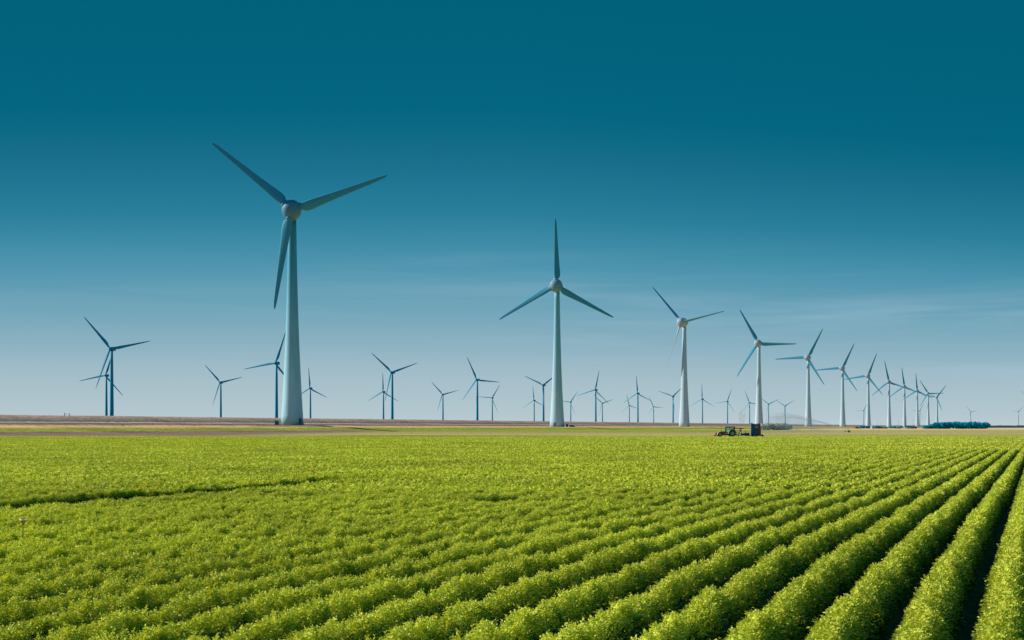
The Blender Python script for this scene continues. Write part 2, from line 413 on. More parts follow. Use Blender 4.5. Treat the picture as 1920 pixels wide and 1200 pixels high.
m2.polygons.foreach_set('use_smooth', [True]*len(fs))
tag(obj('soil_ridge_blocker', m2), kind='structure')
# plain canopy understory for the far part of the field (leaf litter level)
mb = MB()
mb.add([(SL*60-400+5, 60, .2), (SL*60-.9*60-.9, 60, .2), (SL*(YEND-1)-.9*60-.9, YEND-1, .2), (SL*(YEND-1)-400+5, YEND-1, .2)], [(0, 1, 2, 3)])
tag(mb.build('field_soil', noise_mat('understory', (.05, .085, .012), .95, .8, .35, spec=.02)), kind='structure')

rnd = np.random.default_rng(11)
def make_patch(name, length, nrows, nfr, nl, leaf, lw, frl, hgt, half):
    """foliage on a stretch of ridge: arching fronds, each with pairs of small leaflets"""
    V = []; T = []
    cnt = 0
    for r in range(nrows):
        x0 = (r - (nrows-1)/2)*RS*math.cos(math.atan(SL))
        n_pl = max(2, int(length/.28))
        pl = [(rnd.uniform(-.035, .035), (k+.5)/n_pl*length - length/2 + rnd.uniform(-.08, .08), rnd.uniform(.95, 1.06)) for k in range(n_pl)]
        for k in range(nfr):
            yy_ = rnd.uniform(-length/2, length/2)
            # plants give the ridge a lumpy profile
            q = min(pl, key=lambda p_: abs(p_[1]-yy_)); lump = q[2]*(1 - .06*min(1, abs(q[1]-yy_)/.22))
            th = rnd.uniform(-1.45, 1.45)*1.0
            th = math.copysign(abs(th)**1.0, th)
            hh = hgt*lump*rnd.uniform(.82, 1.06); hw = half*(.85+.2*lump)
            ex = x0 + q[0] + math.sin(th)*hw; ez = .12 + max(0, math.cos(th))*(hh-.12)
            out_ = np.array([math.sin(th)*1.0 + rnd.normal(0, .35), rnd.normal(0, .65), .45+.6*math.cos(th)])
            out_ /= np.linalg.norm(out_)
            Lf = frl*rnd.uniform(.7, 1.25)
            P = np.array([ex, yy_, ez]) - out_*Lf*.65
            side = np.cross(out_, [0, 0, 1.0]); s_ = np.linalg.norm(side)
            side = side/s_ if s_ > .05 else np.array([1., 0, 0])
            base_t = np.clip(-.30 + 1.05*(ez/hgt) + rnd.normal(0, .15), 0, 1)  # lower flanks tinted darker: furrow shade painted into the leaves
            droop = rnd.uniform(.25, .7)
            fn = np.cross(side, out_) + rnd.normal(0, .55, 3)
            for j in range(nl):
                t = (j+1)/nl
                c = P + out_*Lf*t + np.array([0, 0, -droop*Lf*t*t*.5])
                s = -1 if j % 2 else 1
                if j == nl-1: s = rnd.uniform(-.3, .3)
                d = out_*(.55) + side*s*.9 + rnd.normal(0, .28, 3)
                d /= np.linalg.norm(d)
                w_ = np.cross(d, out_ + rnd.normal(0, .5, 3)); w_ = np.cross(d, np.cross(w_, d)) if False else w_
                nn = np.linalg.norm(w_)
                w_ = w_/nn if nn > 1e-3 else side
                up = np.cross(w_, d)
                # leaflet blade lies mostly flat: width vector = cross of direction and up-ish
                wv = np.cross(d, fn + rnd.normal(0, .28, 3)); wv /= (np.linalg.norm(wv)+1e-6)
                ll = leaf*rnd.uniform(.7, 1.3)*(1-.35*abs(t-.4)); ww = lw*rnd.uniform(.7, 1.3)
                V += [c, c + d*ll*.45 + wv*ww*.5, c + d*ll + np.array([0, 0, -ll*.18]), c + d*ll*.45 - wv*ww*.5]
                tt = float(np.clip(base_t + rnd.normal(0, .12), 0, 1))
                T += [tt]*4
                cnt += 1
    V = np.array(V, dtype=np.float32)
    me = bpy.data.meshes.new(name)
    me.vertices.add(len(V)); me.vertices.foreach_set('co', V.ravel())
    me.loops.add(len(V)); me.loops.foreach_set('vertex_index', np.arange(len(V), dtype=np.int32))
    me.polygons.add(cnt); me.polygons.foreach_set('loop_start', np.arange(cnt, dtype=np.int32)*4)
    me.polygons.foreach_set('loop_total', np.full(cnt, 4, dtype=np.int32))
    me.update(calc_edges=True)
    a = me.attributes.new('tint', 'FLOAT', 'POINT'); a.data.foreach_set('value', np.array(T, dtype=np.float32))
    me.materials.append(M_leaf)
    return me

def proto_collection(name, specs):
    c = bpy.data.collections.new(name)
    for i, me in enumerate(specs):
        o = bpy.data.objects.new(f'{name}_{i:02d}', me); c.objects.link(o)
    return c
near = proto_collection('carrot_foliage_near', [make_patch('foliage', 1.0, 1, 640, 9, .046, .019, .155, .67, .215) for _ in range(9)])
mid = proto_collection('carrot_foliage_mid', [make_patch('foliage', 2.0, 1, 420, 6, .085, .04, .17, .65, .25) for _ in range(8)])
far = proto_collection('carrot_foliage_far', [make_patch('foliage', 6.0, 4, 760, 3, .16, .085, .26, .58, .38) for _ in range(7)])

def field_points(zone):
    P = []; R = []; S = []; I = []
    ang = -math.atan(SL)
    if zone == 'near': y0, y1, step, nv = 7.5, 40, .95, 9
    elif zone == 'mid': y0, y1, step, nv = 40, 116, 1.9, 8
    else: y0, y1, step, nv = 116, YEND-2, 5.4, 7
    stepy = step*math.cos(math.atan(SL))
    y = y0
    while y < y1:
        marg = 5 + .06*y
        xl, xr = -.4*y - marg, .4*y + marg
        rs = RS if zone != 'far' else RS*4
        n0 = math.floor((xl - SL*y)/rs); n1 = math.ceil((xr - SL*y)/rs)
        for n in range(n0, n1+1):
            # ridge centre lies half a spacing left of furrow -0.9*k
            cc = -.45 + n*rs if zone != 'far' else -.45 + n*rs - 1.35
            if cc > 11: continue
            yj_ = y + random.uniform(-.12, .12)*step
            x = row_x(cc, yj_)
            # the row that is missing: a dark lane on the left
            if zone != 'far':
                if -27.9 < cc < -25.2 and x < (-7.6 if cc > -26 else -5.8) + random.uniform(-1.2, 1.0) : continue
            if zone == 'far' and False: continue
            sl = row_x(cc, yj_+.5) - row_x(cc, yj_-.5)
            wide = 1.0 + .28*min(1, max(0, (-cc-9)/16))*min(1, max(0, (y-24)/22)) if zone != 'far' else 1.14
            if cc > -5 or -29 < cc < -24: wide = 1.0
            if y < 30 and cc < -4: wide *= 1 - .10*min(1, (30-y)/6)
            low = .8 if (-15.3 < cc < -14.2 and 33 < y < 37) else 1.0
            P.append((x, yj_, 0)); flip = math.pi if random.random() < .5 else 0
            R.append((0, 0, -math.atan(sl) + flip))
            hz = random.uniform(.95, 1.05)*(1 + .05*mnoise.noise(Vector((x*.35, y*.35, 3))))
            S.append((wide*random.uniform(.93, 1.07)*low, 1.08*random.choice((-1, 1)), hz*low))
            I.append(random.randrange(nv))
        y += stepy
    return P, R, S, I

def instancer(name, collection, pts):
    P, R, S, I = pts
    me = bpy.data.meshes.new(name); me.from_pydata(P, [], [])
    for nm, ty, dat in (('rot', 'FLOAT_VECTOR', R), ('scl', 'FLOAT_VECTOR', S)):
        a = me.attributes.new(nm, ty, 'POINT'); a.data.foreach_set('vector', np.array(dat, dtype=np.float32).ravel())
    a = me.attributes.new('idx', 'INT', 'POINT'); a.data.foreach_set('value', np.array(I, dtype=np.int32))
    o = obj(name, me)
    ng = bpy.data.node_groups.new(name, 'GeometryNodeTree')
    ng.interface.new_socket('Geometry', in_out='INPUT', socket_type='NodeSocketGeometry')
    ng.interface.new_socket('Geometry', in_out='OUTPUT', socket_type='NodeSocketGeometry')
    gi = ng.nodes.new('NodeGroupInput'); go = ng.nodes.new('NodeGroupOutput')
    ci = ng.nodes.new('GeometryNodeCollectionInfo'); ci.inputs['Collection'].default_value = collection
    ci.inputs['Separate Children'].default_value = True; ci.inputs['Reset Children'].default_value = True
    iop = ng.nodes.new('GeometryNodeInstanceOnPoints'); iop.inputs['Pick Instance'].default_value = True
    def na(nm, dt):
        n = ng.nodes.new('GeometryNodeInputNamedAttribute'); n.data_type = dt; n.inputs['Name'].default_value = nm
        return [s for s in n.outputs if s.enabled and s.name == 'Attribute'][0]
    ng.links.new(gi.outputs[0], iop.inputs['Points']); ng.links.new(ci.outputs[0], iop.inputs['Instance'])
    ng.links.new(na('idx', 'INT'), iop.inputs['Instance Index'])
    er = ng.nodes.new('FunctionNodeEulerToRotation'); ng.links.new(na('rot', 'FLOAT_VECTOR'), er.inputs[0])
    ng.links.new(er.outputs[0], iop.inputs['Rotation'])
    ng.links.new(na('scl', 'FLOAT_VECTOR'), iop.inputs['Scale'])
    ng.links.new(iop.outputs[0], go.inputs[0])
    md = o.modifiers.new('foliage', 'NODES'); md.node_group = ng
    return o
for zn, cl, lab in (('near', near, 'feathery green carrot foliage in the nearest part of the ridged field'),
                    ('mid', mid, 'green carrot foliage in the middle distance of the ridged field'),
                    ('far', far, 'unbroken green carrot foliage in the far part of the field')):
    o = instancer('carrot_foliage', cl, field_points(zn))
    tag(o, lab, 'crop', kind='stuff')

# ------------------------------------------------------------------ wind turbines
def blade_mesh(name, R, chords, mat, pitch, seg=14, thick=.14, r0=.06, twist=True):
    """blade along +Z, chord along X (trailing edge to +X), flap along Y"""
    mb = MB(); rings = []
    sec = []
    for k in range(seg):
        a = 2*math.pi*k/seg
        sec.append((math.cos(a), math.sin(a)))
    n = 0; vs = []; fs = []
    for (t, ch, th) in chords:
        z = R*t
        tw = pitch + (math.radians(12)*(1-t)**2 if twist else 0)
        for (cx, sy) in sec:
            # aerofoil-like: thicker to the leading edge
            x = ch*(.5*cx + .18); y = ch*th*.5*sy*(1 - .45*cx if th < .6 else 1)
            if th > .6: x = ch*.5*cx
            X_ = x*math.cos(tw) - y*math.sin(tw); Y_ = x*math.sin(tw) + y*math.cos(tw)
            vs.append((X_, Y_ - .02*R*t*t, z))
        n += 1
    for i in range(n-1):
        for k in range(seg):
            k2 = (k+1) % seg
            fs.append((i*seg+k, i*seg+k2, (i+1)*seg+k2, (i+1)*seg+k))
    fs.append(tuple(reversed(range(seg)))); fs.append(tuple((n-1)*seg+k for k in range(seg)))
    mb.add(vs, fs, None, True)
    me = mb.mesh(name, mat)
    return me
BIG = [(.075, 4.3, 1.0), (.10, 4.4, .8), (.125, 5.6, .42), (.16, 6.3, .30), (.21, 6.2, .25), (.30, 5.4, .2), (.42, 4.6, .17), (.55, 3.9, .15), (.7, 3.1, .14), (.83, 2.5, .13), (.93, 1.9, .12), (.98, 1.2, .12), (1.0, .35, .12)]
SML = [(.03, 2.2, 1.0), (.07, 2.3, .8), (.14, 3.6, .4), (.22, 4.0, .28), (.35, 3.2, .2), (.5, 2.6, .17), (.7, 1.9, .15), (.9, 1.2, .13), (1.0, .25, .13)]
_bm = {}
def blade(kind, mat, pitch):
    key = (kind, mat.name, round(pitch, 1))
    if key not in _bm:
        _bm[key] = blade_mesh('blade', 63.5 if kind == 'big' else 54, BIG if kind == 'big' else SML, mat, math.radians(pitch))
    return _bm[key]
TOWP = [(7.1, 0), (6.75, 6), (6.2, 15), (5.65, 25), (5.0, 38), (4.4, 52), (3.9, 66), (3.5, 80), (3.15, 95), (2.85, 110), (2.6, 124), (2.5, 129.5)]
def tower_mesh(mat, prof_, seg=48):
    mb = MB(); mb.lathe(prof_, seg); return mb.mesh('tower', mat)
_tm = {}
def big_turbine(hx, hy, bx, by, tip, H, yaw, label, tmat, hubmat, bmat, pitch, detail=0, lit=None, group='giant wind turbines in the row along the dike'):
    """hx, hy: photo pixel of the hub; by: base row; tip: one blade tip; H: hub height in photo pixels"""
    D = 135.0*F/H
    X0 = (bx-960)/F*D
    zb = CZ + (HZ-by)/F*D
    psi = math.radians(yaw)            # rotor turned to the left of the camera by psi
    los = math.atan2(X0, D)
    root = empty('wind_turbine', (X0, D, zb), -psi - los)
    root.scale = (.985, .985, .985)
    tag(root, label, 'wind turbine', group)
    kz = (H*D/F)/135.0
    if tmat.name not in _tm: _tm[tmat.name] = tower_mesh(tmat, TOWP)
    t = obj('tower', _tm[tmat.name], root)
    # nacelle: egg pointing along -Y of the root, hub centre 135 m up
    key = 'nac' + hubmat.name
    if key not in _tm:
        pr = []
        for k in range(25):                                  # rear egg from the rotor plane back
            a = k/24*math.pi/2
            pr.append((6.0*math.cos(a)**.85 if k < 24 else .05, 13.0*math.sin(a)))
        mb = MB(); mb.lathe(pr, 40, Matrix.Rotation(-math.pi/2, 4, 'X'))
        # neck where the egg sits on the tower
        mb.lathe([(2.55, -6.0), (2.7, -3.2), (3.3, -1.5)], 32, Matrix.Translation((0, 6.5, 0)))
        _tm[key] = mb.mesh('nacelle', hubmat)
        pr = [(6.05, 0), (6.15, .8), (6.1, 2.2), (5.8, 3.7), (5.2, 5.0), (4.3, 6.2), (3.2, 7.0), (1.8, 7.55), (.6, 7.75), (.05, 7.78)]
        mb = MB(); mb.lathe(pr, 40, Matrix.Rotation(math.pi/2, 4, 'X'))
        for k in range(3):                                   # blade sockets
            mb.lathe([(2.6, 3.6), (2.6, 6.0), (2.35, 6.5)], 24, Matrix.Rotation(k*2*math.pi/3, 4, 'Y') @ Matrix.Translation((0, -2.6, 0)))
        _tm['sp' + hubmat.name] = mb.mesh('rotor_hub', hubmat)
    nac = obj('nacelle', _tm[key], root, loc=(0, -6.5, 135))
    dx = (tip[0]-hx)/math.cos(psi); dy = -(tip[1]-hy)
    th = math.atan2(dy, dx)            # angle of the first blade, counter-clockwise as seen by the camera
    Rr = Matrix.Translation((0, -6.7, 135)) @ Matrix.Rotation(math.pi/2 - th, 4, 'Y')
    hub = obj('rotor_hub', _tm['sp' + hubmat.name], root, M=Rr)
    bme = blade('big', bmat, pitch)
    for k in range(3):
        bk_ = obj('blade', bme if not (lit is not None and k != lit) else blade('big', M_blade3, pitch), hub, M=Matrix.Rotation(k*2*math.pi/3, 4, 'Y') @ Matrix.Translation((0, -2.6, 0)))  # one blade gets the sunlit colour, the others the shaded copy
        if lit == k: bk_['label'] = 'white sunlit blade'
    if detail:
        rz = psi + los
        def place(mb, nm, mt, a, r, z=0):
            o = mb.build(nm, mt, root)
            o.matrix_local = Matrix.Rotation(rz + a, 4, 'Z') @ Matrix.Translation((0, -r, z)); return o
        mb = MB(); mb.box(-.9, .9, -.22, .5, 1.3, 4.2); place(mb, 'door', M_door, .95 if detail == 1 else -.35, 6.95)
        mb = MB()
        for k in range(6): mb.box(-.9, .9, -.9-.45*k, -.45-.45*k, 1.1-.2*k, 1.24-.2*k)
        for s in (-.9, .9):
            for k in (0, 3, 5): mb.tube((s, -.7-.45*k, 0), (s, -.7-.45*k, 2.3-.2*k), .04, seg=6)
            mb.tube((s, -.7, 2.3), (s, -2.95, 1.3), .04, seg=6)
        place(mb, 'stair', M_grey, .95 if detail == 1 else -.35, 7.0)
    # little weather mast on top of the nacelle
    if detail == 1:
        mb = MB(); mb.box(-1.6, 1.6, 2, 4.6, 5.75, 6.0)
        for k in range(5): mb.tube((-1.5+.75*k, 3, 5.9), (-1.5+.75*k, 3, 7.2+.8*(k % 2)), .09, seg=6)
        mb.tube((-1.5, 3, 6.9), (1.5, 3, 6.9), .07, seg=6)
        mb.build('weather_mast', M_grey, nac)
    return root
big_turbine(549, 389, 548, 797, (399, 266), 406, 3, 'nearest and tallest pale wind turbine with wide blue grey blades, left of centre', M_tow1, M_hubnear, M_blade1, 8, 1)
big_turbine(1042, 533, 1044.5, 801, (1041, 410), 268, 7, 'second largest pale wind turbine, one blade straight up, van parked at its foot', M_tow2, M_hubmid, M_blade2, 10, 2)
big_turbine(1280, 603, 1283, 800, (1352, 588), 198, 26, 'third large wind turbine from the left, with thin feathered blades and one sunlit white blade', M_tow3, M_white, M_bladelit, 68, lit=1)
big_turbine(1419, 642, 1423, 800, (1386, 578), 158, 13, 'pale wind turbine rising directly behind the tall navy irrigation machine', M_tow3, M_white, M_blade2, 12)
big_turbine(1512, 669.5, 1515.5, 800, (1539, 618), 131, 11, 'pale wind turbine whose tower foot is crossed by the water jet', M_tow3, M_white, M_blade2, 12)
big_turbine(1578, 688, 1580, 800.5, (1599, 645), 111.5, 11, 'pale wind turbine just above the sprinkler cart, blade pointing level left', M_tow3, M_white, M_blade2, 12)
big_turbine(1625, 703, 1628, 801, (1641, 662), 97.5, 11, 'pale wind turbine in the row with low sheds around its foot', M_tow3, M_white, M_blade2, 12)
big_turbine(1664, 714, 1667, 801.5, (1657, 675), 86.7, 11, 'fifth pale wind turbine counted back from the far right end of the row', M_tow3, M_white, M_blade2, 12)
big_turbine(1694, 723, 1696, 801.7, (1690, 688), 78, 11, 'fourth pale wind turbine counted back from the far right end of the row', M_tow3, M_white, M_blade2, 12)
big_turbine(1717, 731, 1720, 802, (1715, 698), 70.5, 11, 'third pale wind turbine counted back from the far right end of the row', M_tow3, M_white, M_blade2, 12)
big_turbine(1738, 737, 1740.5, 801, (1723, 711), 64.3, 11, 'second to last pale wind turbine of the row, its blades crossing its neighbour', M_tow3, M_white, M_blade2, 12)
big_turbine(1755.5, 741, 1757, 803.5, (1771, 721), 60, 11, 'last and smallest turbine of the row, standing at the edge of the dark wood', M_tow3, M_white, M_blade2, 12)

SEA = [  # hub px, tip px, label
 (209.5, 654, 287, 639, 'large teal offshore turbine furthest left, a smaller one right behind its tower'),
 (199.5, 704, 147, 716, 'smaller teal turbine half hidden behind the large one furthest left'),
 (414, 717, 455, 707.5, 'lone teal turbine between the far left pair and the nearest giant turbine'),
 (518.5, 681, 451, 694, 'dark teal turbine partly hidden by the left side of the nearest giant tower'),
 (582, 728, 580, 687.5, 'small turbine just right of the nearest giant tower, one blade straight up'),
 (735.5, 698, 783, 682, 'taller teal turbine of the overlapping pair between the two largest turbines'),
 (719, 734.5, 719, 701, 'shorter teal turbine of the overlapping pair between the two largest turbines'),
 (830.5, 739.5, 857, 733, 'small turbine standing alone between the overlapping pair and a taller one to its right'),
 (895, 712, 877, 668, 'medium teal turbine with a small turbine close to its right, left of the second giant'),
 (923, 746, 938, 722.5, 'small turbine close to the right of a medium one, left of the second giant'),
 (1001.5, 750.5, 1000, 724, 'small turbine left of the second giant tower, beside a taller teal one'),
 (1019, 722, 983, 703.5, 'taller teal turbine immediately left of the second giant tower'),
 (1070, 754, 1083, 735.5, 'small turbine immediately right of the second giant tower'),
 (1117, 731, 1124.5, 696, 'medium turbine right of the second giant, a small one touching its right'),
 (1129.5, 756, 1144.5, 751, 'small turbine touching the right of a medium one, right of the second giant'),
 (1180, 760, 1176, 740.5, 'tiny turbine just left of a medium turbine, left of the feathered giant'),
 (1196, 737.5, 1194.5, 705, 'medium turbine between two tiny ones, left of the feathered giant'),
 (1225.5, 762.5, 1218, 744.5, 'tiny turbine standing alone well left of the feathered giant tower'),
 (1262, 743, 1234, 732, 'medium pale turbine immediately left of the feathered giant tower'),
 (1317, 748, 1317, 720, 'small turbine right of the feathered giant tower, one blade straight up'),
 (1364, 752.5, 1342, 756, 'small turbine rising above the red tractor'),
 (1405.5, 755, 1398, 734, 'small turbine just left of the tower behind the irrigation machine'),
 (1441, 757.5, 1429, 747.5, 'small pale turbine just right of the irrigation machine, seen above the grey hedge'),
 (1472, 761, 1457, 751, 'small pale turbine crossed by the arching water jet'),
 (1619.5, 770, 1606, 770.5, 'tiny far turbine close left of the giant above the sheds'),
 (1724.5, 770.5, 1709, 769.5, 'tiny far turbine between the third to last and second to last giants'),
 (1820, 772, 1834.6, 770, 'tiny far turbine rising behind the dark wood'),
 (1909.5, 772, 1895, 768, 'tiny far turbine over open land near the right edge'),
 (1932, 751, 1914, 730, 'turbine at the extreme right edge of which only blade tips show'),
]
def sea_parts(mat, thin):
    key = 'sea' + mat.name
    if key in _tm: return _tm[key]
    t = tower_mesh(mat, [(2.5, 0), (2.45, 20), (2.1, 50), (1.75, 80), (1.55, 93)], 20)
    mb = MB()
    mb.box(-2.1, 2.1, -3.5, 8.5, -2.2, 2.0); mb.box(-1.4, 1.4, 6, 8, 2.0, 2.9)
    mb.lathe([(1.9, -2.6), (1.75, -2.2)], 20)
    n = mb.mesh('nacelle', mat)
    mb = MB(); mb.lathe([(2.0, 0), (2.0, 1.8), (1.6, 3.0), (.9, 3.8), (.05, 4.0)], 20, Matrix.Rotation(math.pi/2, 4, 'X'))
    h = mb.mesh('rotor_hub', mat)
    _tm[key] = (t, n, h); return _tm[key]
for (hx, hy, tx, ty, lab) in SEA:
    hp = HZ - hy
    D = 99.0*F/hp
    mat = M_sea1 if D < 2700 else (M_sea2 if D < 4300 else M_sea3)  # paler with distance: aerial haze put into the colour
    X0 = (hx-960)/F*D
    psi = math.radians(22); los = math.atan2(X0, D)
    root = empty('offshore_wind_turbine', (X0, D, CZ+99-95.6), -psi-los)
    tag(root, lab, 'wind turbine', 'smaller wind turbines in the water beyond the dike')
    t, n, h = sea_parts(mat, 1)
    obj('tower', t, root); obj('nacelle', n, root, loc=(0, 0, 95.6))
    th = math.atan2(-(ty-hy), (tx-hx)/math.cos(psi))
    hub = obj('rotor_hub', h, root, M=Matrix.Translation((0, -3.6, 95.6)) @ Matrix.Rotation(math.pi/2-th, 4, 'Y'))
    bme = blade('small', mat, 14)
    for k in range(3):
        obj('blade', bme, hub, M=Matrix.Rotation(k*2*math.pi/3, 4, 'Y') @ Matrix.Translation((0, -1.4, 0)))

# earth mound and cabinets at the foot of the nearest turbine
D1 = 135*F/406; B1 = at(546, 797, D1); D2 = 135*F/268; B2 = at(1044.5, 801, D2)
M_mound = noise_mat('dry_earth', (.30, .20, .10), .95, .25, .3, bump=.5, spec=.05)
for (B, r1, h1, zz) in ((B1, 20, B1.z-2.4, 0), (B2, 17, max(.4, B2.z-2.3), 0)):
    mb = MB(); mb.lathe([(r1*1.9, -.9), (r1*1.35, h1*.35), (r1, h1*.85), (r1*.8, h1), (.1, h1)], 48, Matrix.Translation((B.x, B.y, B.z-h1-.05)), cap=False)
    tag(mb.build('earth_mound', M_mound), kind='structure')
def cabinet(loc, w_, d_, h_, label):
    r = empty('transformer_cabinet', loc)
    tag(r, label, 'cabinet')
    mb = MB(); mb.box(-w_/2, w_/2, -d_/2, d_/2, 0, h_-.2); mb.build('housing', M_grey, r)
    mb = MB(); mb.box(-w_/2-.15, w_/2+.15, -d_/2-.15, d_/2+.15, h_-.2, h_); mb.build('roof', M_white, r)
    mb = MB(); mb.box(-w_*.35, w_*.35, -d_/2-.05, -d_/2, .3, h_-.5); mb.build('door', M_door, r)
    return r
cabinet((B1.x-8.6, B1.y-1, B1.z-.05), 2.6, 2.6, 2.9, 'small grey cabinet at the left foot of the nearest giant turbine')
cabinet((B2.x+9.3, B2.y-3, B2.z-.1), 2.2, 2.2, 3.4, 'grey cabinet between the second giant turbine and the blue van')
# blue van and small trailer by turbine two
v = empty('parked_van', (B2.x+14.2, B2.y-4, B2.z-.1)); tag(v, 'blue van parked at the right foot of the second giant turbine', 'van')
mb = MB(); mb.poly([(-2.6, .4), (2.3, .4), (2.55, .9), (2.4, 1.25), (1.5, 1.4), (.9, 2.25), (-2.5, 2.3), (-2.7, 1.2)], -.95, .95); mb.build('body', M_blue, v)
mb = MB(); mb.poly([(.98, 1.45), (1.42, 1.45), (.9, 2.1), (.2, 2.12), (.2, 1.45)], -.97, .97); mb.build('window', M_glass, v)
for sx_ in (-1.6, 1.5):
    for sy_ in (-.85, .85):
        mb = MB(); mb.lathe([(.36, -.12), (.36, .12)], 16, Matrix.Translation((sx_, sy_, .36)) @ Matrix.Rotation(math.pi/2, 4, 'X')); mb.build('wheel', M_rubber, v)

# ------------------------------------------------------------------ tractor and machine at the field edge
DT = 355.0
def wheel(parent, x, r, y, rimm, wdt=.45):
    wl = empty('wheel', (x, y, r)); wl.parent = parent
    mb = MB(); prof_ = [(r*.62, -wdt/2), (r*.92, -wdt/2), (r, -wdt*.3), (r, wdt*.3), (r*.92, wdt/2), (r*.62, wdt/2)]
    mb.lathe(prof_, 28, Matrix.Rotation(math.pi/2, 4, 'X'), cap=False)
    for k in range(18):
        a = 2*math.pi*k/18
        mb.box(-.04, .04, -wdt*.5, wdt*.5, r*.97, r*1.03, Matrix.Rotation(a, 4, 'Y'))
    mb.build('tyre', M_rubber, wl)
    mb = MB(); mb.lathe([(r*.62, -wdt*.35), (r*.5, -wdt*.2), (.12, -wdt*.1), (.12, wdt*.1), (r*.5, wdt*.2), (r*.62, wdt*.35)], 24, Matrix.Rotation(math.pi/2, 4, 'X'))
    mb.build('rim', rimm, wl)
    return wl
px = lambda x: (x-960)/F*DT
TX = px(1361)
tr = empty('tractor', (TX, DT, -.05)); tag(tr, 'red tractor with teal glazed cab at the far edge of the green field', 'tractor')
S = DT/F
def tx(x): return (x-1361)*S
def tz(y): return (818.6-y)*S
# bonnet (front to the left)
mb = MB(); mb.poly([(tx(1343), tz(815)), (tx(1360.5), tz(815)), (tx(1360.5), tz(808.6)), (tx(1352), tz(808.8)), (tx(1344), tz(810)), (tx(1342), tz(811.5))], -.42, .42); mb.build('bonnet', M_red, tr)
mb = MB(); mb.poly([(tx(1337.4), tz(817)), (tx(1342.2), tz(817)), (tx(1342.2), tz(814)), (tx(1339), tz(815))], -.45, .45); mb.build('front_weight', M_red, tr)
mb = MB(); mb.box(tx(1344), tx(1382), -.35, .35, tz(816), tz(813)); mb.build('chassis', M_dark, tr)
mb = MB(); mb.poly([(tx(1341.6), tz(815)), (tx(1343), tz(815)), (tx(1342.9), tz(810.6)), (tx(1341.8), tz(811.6))], -.36, .36); mb.build('grille', M_dark, tr)
mb = MB(); mb.tube((tx(1352.5), 0, tz(809)), (tx(1352.3), 0, tz(799.5)), .05); mb.build('exhaust_pipe', M_dark, tr)
# cab
cabo = MB()
for (xa, xb) in ((1360.2, 1361.4), (1367.6, 1368.4), (1376, 1377.3)):
    for s in (-.75, .68): cabo.box(tx(xa), tx(xb), s, s+.07, tz(811), tz(801.2))
cabo.box(tx(1360.2), tx(1377.3), -.75, .75, tz(812.5), tz(809.8))
cab = cabo.build('cab', M_teal, tr)
mb = MB(); mb.poly([(tx(1359.6), tz(801.2)), (tx(1377.8), tz(801.2)), (tx(1377), tz(799.8)), (tx(1361), tz(799.8))], -.85, .85); mb.build('roof', M_dark, cab)
for (xa, xb) in ((1361.4, 1367.6), (1368.4, 1376)):
    mb = MB(); mb.box(tx(xa)+.01, tx(xb)-.01, -.72, -.70, tz(809.8), tz(801.2)); mb.build('window', M_glass, cab)
mb = MB(); mb.box(tx(1371.3), tx(1373), -.2, .2, tz(808), tz(803)); mb.box(tx(1369), tx(1373), -.25, .25, tz(809.5), tz(807.8)); mb.build('seat', M_pink, cab)
wheel(tr, tx(1372), .92, -.85, M_rim, .5); wheel(tr, tx(1372), .92, .85, M_rim, .5)
wheel(tr, tx(1349.3), .62, -.8, M_rim, .4); wheel(tr, tx(1349.3), .62, .8, M_rim, .4)
def fender(x, r, y, mt, a0, a1):
    mb = MB(); n = 12; vs = []
    for i in range(n+1):
        a = math.radians(a0 + (a1-a0)*i/n)
        for rr in (r, r+.07):
            for yo in (-.3, .3): vs.append((x+rr*math.cos(a), y+yo, (.95 if r > .8 else .65)+rr*math.sin(a)))
    fs = []
    for i in range(n):
        b = i*4
        for (p_, q_) in ((0, 1), (1, 3), (3, 2), (2, 0)): fs.append((b+p_, b+q_, b+4+q_, b+4+p_))
    mb.add(vs, fs); return mb.build('fender', mt, tr)
for s in (-.85, .85):
    fender(tx(1372), 1.0, s, M_rimw, 100, 185); fender(tx(1372), 1.02, s, M_teal, 5, 98)
    fender(tx(1349.3), .70, s, M_rimw, 70, 185)
# mounted frame behind the tractor
fr = empty('lifting_frame', (TX, DT, -.05)); tag(fr, 'spindly yellow and dark frame carried between the tractor and the navy machine', 'implement')
mb = MB()
for s in (-.5, .5):
    mb.tube((tx(1379), s, tz(810)), (tx(1392), s, tz(815)), .07); mb.tube((tx(1384), s, tz(818)), (tx(1389), s, tz(803)), .06)
    mb.tube((tx(1389), s, tz(803)), (tx(1391), s, tz(817)), .06)
mb.build('linkage', M_grey, fr)
mb = MB(); mb.box(tx(1377.5), tx(1395), -.6, .6, tz(803.6), tz(802.4)); mb.build('beam', M_teal, fr)
mb = MB(); mb.tube((tx(1377), -.5, tz(801)), (tx(1391), -.5, tz(802.6)), .05); mb.tube((tx(1378), -.5, tz(806.8)), (tx(1388), -.5, tz(806.4)), .05); mb.build('yellow_bar', M_yellow, fr)
mb = MB(); mb.box(tx(1391), tx(1396.5), -.6, .6, tz(816), tz(812.2)); mb.box(tx(1397.5), tx(1404.6), -.75, .75, tz(817), tz(811.2))
mb.tube((tx(1396), 0, tz(813)), (tx(1398), 0, tz(808)), .07); mb.build('hopper', M_navy, fr)
mb = MB(); mb.tube((tx(1380), 0, tz(815.5)), (tx(1410), 0, tz(816)), .08); mb.build('drawbar', M_dark, fr)
